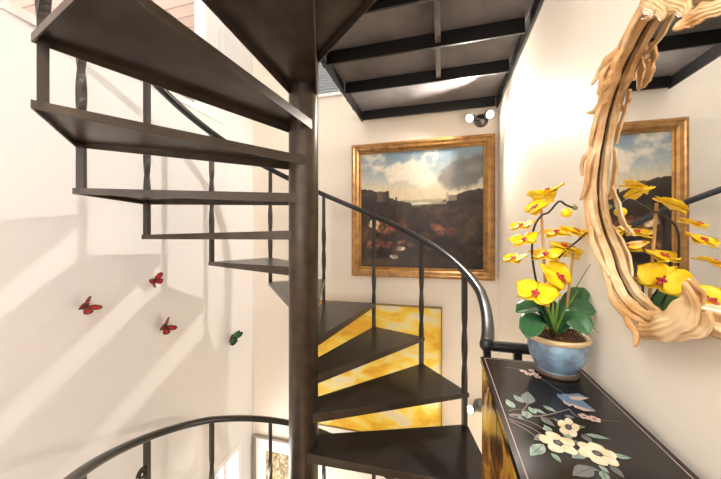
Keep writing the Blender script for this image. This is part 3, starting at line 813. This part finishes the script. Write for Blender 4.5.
strands = [(-.48,.50,.004,1), (.47,.42,.008,2), (.95,.18,-.004,3), (0,.98,-.016,0)]
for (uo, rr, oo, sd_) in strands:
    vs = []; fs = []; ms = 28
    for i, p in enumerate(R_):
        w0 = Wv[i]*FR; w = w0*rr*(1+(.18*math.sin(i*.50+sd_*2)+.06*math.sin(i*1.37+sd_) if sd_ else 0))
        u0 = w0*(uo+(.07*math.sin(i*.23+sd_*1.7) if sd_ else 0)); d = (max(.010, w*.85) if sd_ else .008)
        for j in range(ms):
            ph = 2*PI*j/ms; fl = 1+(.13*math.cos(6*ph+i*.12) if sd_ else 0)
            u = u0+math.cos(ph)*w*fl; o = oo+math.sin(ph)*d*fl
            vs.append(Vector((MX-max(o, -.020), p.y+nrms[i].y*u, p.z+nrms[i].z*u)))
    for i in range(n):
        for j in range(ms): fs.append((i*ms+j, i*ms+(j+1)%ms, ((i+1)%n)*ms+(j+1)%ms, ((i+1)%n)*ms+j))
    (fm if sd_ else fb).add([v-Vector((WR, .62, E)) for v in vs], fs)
MO = Vector((WR, .62, E))
fm.build('frame', fwood, mir, smooth=True); fb.build('shade_backing', mat('groove_shade_brown', (96,60,32), .6), mir, smooth=True)  # dark sheet behind the strands puts shade into the gaps between them
silver = mat('mirror_silver', (236,238,238), .0, metal=1.0)
g = MB(); gp_ = [Vector((WR-.012, p.y, p.z))-MO for p in R_]; k = len(gp_); back = [v+Vector((.008,0,0)) for v in gp_]
g.add(gp_+back, [tuple(range(k)), tuple(range(k, 2*k))]+[(i, (i+1)%k, k+(i+1)%k, k+i) for i in range(k)]); g.build('mirror_glass', silver, mir)
# acanthus leaves laid on the frame
def acan(pts, width, rise=.03, curl=.03, ridges=4, name='acanthus_leaf'):
    """pts: pixels along the leaf from root to tip on the frame's front"""
    P = []; k = len(pts)
    for i, q in enumerate(pts):
        v = on_x(q[0], q[1], MX-.02); t = i/(k-1)
        v.x = MX-.012-rise*math.sin(PI*min(1, t*.8+.1))-curl*max(0, t-.7)/.3
        P.append(v-MO)
    P = cr(P, 6); n = len(P); nv = 18; vs = []; fs = []
    for s_ in (0, 1):
        for i, p in enumerate(P):
            t = i/(n-1); tg = (P[min(i+1, n-1)]-P[max(i-1, 0)]).normalized(); out = Vector((-1,0,0)); sd = tg.cross(out).normalized(); up_ = sd.cross(tg)
            if up_.dot(out) < 0: up_ = -up_
            w = width*(.35+.65*math.sin(PI*min(1, .15+t*.8)))*(1+.16*math.sin(t*22))*(1 if t < .86 else max(.12, 1-(t-.86)/.15))
            for j in range(nv+1):
                q = j/nv*2-1
                hgt = .35*w*(1-q*q)+.10*w*math.cos(q*PI*ridges)
                vs.append(p+sd*q*w+up_*(hgt-(.006 if s_ else 0)))
    o2 = n*(nv+1)
    for i in range(n-1):
        for j in range(nv):
            a = i*(nv+1)+j; fs.append((a, a+1, a+nv+2, a+nv+1)); fs.append((o2+a, o2+a+nv+1, o2+a+nv+2, o2+a+1))
    for i in range(n-1):
        a = i*(nv+1); fs.append((a, a+nv+1, o2+a+nv+1, o2+a)); a += nv; fs.append((a, o2+a, o2+a+nv+1, a+nv+1))
    for j in range(nv):
        fs.append((j, o2+j, o2+j+1, j+1)); a = (n-1)*(nv+1)+j; fs.append((a, a+1, o2+a+1, o2+a))
    MB().add(vs, fs).build(name, fwood, mir, smooth=True)
acan([(640,330),(664,331),(690,325),(710,308),(723,284)], .022, .03, .05)
acan([(652,322),(676,316),(698,303),(712,290),(724,281)], .016, .022, .05)
acan([(648,328),(672,333),(696,333),(716,326),(730,312)], .014, .022, .03)
acan([(622,312),(632,322),(641,334),(643,347)], .009, .02, .02)
acan([(606,280),(614,298),(626,312),(642,322)], .010, .016, .0)
acan([(590,226),(594,240),(601,258),(608,276)], .009, .016, .0)
acan([(593,150),(590,166),(588,184),(584,200)], .009, .016, .015)
acan([(590,188),(592,204),(596,222),(604,236)], .009, .016, .015)
acan([(606,92),(599,112),(594,130),(591,146)], .008, .014, .01)
acan([(618,50),(611,60),(604,72),(600,84)], .012, .022, .025)
acan([(624,46),(620,60),(616,74),(612,86)], .011, .022, .025)
acan([(613,58),(609,72),(607,84),(605,94)], .010, .026, .02)
acan([(618,62),(617,72),(614,82),(608,92)], .008, .026, .02)
acan([(650,2),(638,18),(628,40),(620,58)], .009, .016, .0)
acan([(606,100),(600,106),(594,112),(590,112)], .007, .016, .015)
acan([(588,150),(585,156),(582,166),(583,176)], .007, .012, .01)
acan([(648,0),(660,4),(670,12),(672,17)], .012, .02, .02)
acan([(660,0),(676,4),(690,8),(697,13)], .012, .018, .02)
acan([(640,2),(652,6),(660,10),(664,8)], .010, .02, .02)
acan([(724,6),(712,11),(700,18),(693,26)], .014, .025, .03)
# ================================================================== BUTTERFLIES ON THE LEFT WALL
def butterfly(px, label, ang, wcol, rim, lift, size, squash=1.0):
    p = on_x(*px, WL+.022); p.x = WL; t = thing('butterfly_ornament', label, 'ornament', p, 0, 'butterflies on the left wall')
    wm = mat('butterfly_wing', wcol, .4, noise_mix=(tuple(int(v*.7) for v in wcol), 60, .4, .7)); rm = mat('butterfly_rim', rim, .5); bm_ = mat('butterfly_body', (40,30,26), .5)
    # local frame: normal +x (out of the wall); wings in yz
    ca, sa = math.cos(ang), math.sin(ang)
    def W(y, z, h): return Vector((.022+h, y*ca-z*sa, y*sa+z*ca))
    fore = [(0,.004),(.018,.030),(.040,.042),(.050,.036),(.048,.020),(.034,.004),(.012,-.004)]
    hind = [(0,-.002),(.014,-.002),(.034,.000),(.038,-.016),(.028,-.034),(.016,-.036),(.004,-.018)]
    for sg in (1, -1):
        for out in (fore, hind):
            P = cr([Vector((a*size, b_*size, 0)) for a, b_ in out], 3, True); cen = sum(P, Vector())/len(P); k = len(P)
            m = MB(); vs = []
            def put(v, h): return W(sg*v.x*squash, v.y, abs(v.x)*lift+h)
            inn = [cen+(q-cen)*.62 for q in P]
            for h in (.0012, -.0012):
                vs += [put(q, h) for q in P]; vs += [put(q, h*1.05) for q in inn]; vs.append(put(cen, h*1.1))
            K = 2*k+1; ff = []; mi = []
            for b0 in (0, K):
                for i in range(k):
                    j = (i+1)%k; ff.append((b0+i, b0+j, b0+k+j, b0+k+i)); mi.append(1); ff.append((b0+k+i, b0+k+j, b0+2*k)); mi.append(0)
            for i in range(k): ff.append((i, (i+1)%k, K+(i+1)%k, K+i)); mi.append(1)
            m.add(vs, ff); m.m = mi
            m.build('wing', [wm, rm], t)
    m = MB(); m.sweep([W(0, z*size, 0) for z in (-.026,-.018,-.006,.006,.016,.022)], [(.0036*size*math.cos(2*PI*i/10), .0036*size*math.sin(2*PI*i/10)) for i in range(10)], up=Vector((1,0,0)), scale=[.3,.8,1.1,1.2,1.1,.5])
    m.build('body', bm_, t, smooth=True)
    MB().tube([Vector((0, 0, 0)), W(0, 0, -.002)], .0016, 6).build('pin', bm_, t)
    for sg in (1, -1): MB().tube([W(0, .02*size, 0), W(sg*.006*size, .03*size, .004), W(sg*.012*size, .038*size, .006)], .0007, 5).build('antenna', bm_, t)
butterfly((154,281), 'red butterfly ornament nearest the treads, highest on the left wall', .5, (196,24,26), (84,26,22), .75, 1.05)
butterfly((86,306.5), 'red butterfly ornament farthest left on the left wall', -.9, (190,30,30), (96,62,40), .7, 1.0)
butterfly((165,327), 'red butterfly ornament beside the green one, lowest of the red ones', -.95, (200,40,30), (66,44,34), .55, 1.2)
butterfly((231,338), 'green butterfly ornament on the left wall near the corner', -.62, (62,128,52), (34,50,34), 1.0, 1.75, .30)

# ================================================================== LIGHT
w = bpy.data.worlds.new('World'); bpy.context.scene.world = w; w.use_nodes = True
bg = w.node_tree.nodes['Background']; bg.inputs[0].default_value = (.92,.96,1.0,1); bg.inputs[1].default_value = 1.35
def area(name, loc, rot, sx, sy, e, colr=(1,1,1)):
    l = bpy.data.lights.new(name, 'AREA'); l.shape = 'RECTANGLE'; l.size = sx; l.size_y = sy; l.energy = e; l.color = colr
    o = bpy.data.objects.new(name, l); C.objects.link(o); o.location = loc; o.rotation_euler = rot; return o
area('upper_fill', ((WL+WR)/2, .9, TOP-.03), (0,0,0), 2.2, 3.2, 28, (1,1,1))  # added overhead fill, no fixture there
area('rear_fill', ((WL+WR)/2, WF+.02, 1.5), (-PI/2, 0, 0), 2.0, 1.6, 200, (1,.99,.98))  # added fill area at the unseen rear wall
area('lower_fill', (-.6, -.6, -.16), (0,0,0), 1.6, 1.6, 70, (1,.93,.84))  # unseen fill added for the lower storey
area('corridor_fill', (-1.0, -.9, E+1.9), (0, -.6, 0), 1.4, 1.4, 60, (1,.97,.93))  # fill added behind the camera to lift the right wall
area('porch_bounce_fill', (WL-1.6, 1.4, E+.9), (PI, 0, 0), 2.0, 3.0, 48, (1,.97,.94))  # unseen upward fill, stands in for ground bounce on the planks
area('lower_window_daylight', (WL-.25, 1.9, -1.6), (0, -PI/2, 0), 1.4, 1.2, 60, (1,1,1))

# ================================================================== CAMERA
cam = bpy.data.cameras.new('camera'); co = bpy.data.objects.new('camera', cam); C.objects.link(co)
co.location = (0, 0, E); co.rotation_euler = (PI/2, 0, PSI)
cam.sensor_fit = 'HORIZONTAL'; cam.sensor_width = 36; cam.lens = FP/721*36
cam.shift_x = -(CX-360.5)/721; cam.shift_y = (CY-239.5)/721; cam.clip_start = .02
S = bpy.context.scene; S.camera = co
S.view_settings.view_transform = 'Standard'; S.view_settings.look = 'None'; S.view_settings.gamma = 1; S.view_settings.exposure = .10; S.view_settings.use_curve_mapping = False
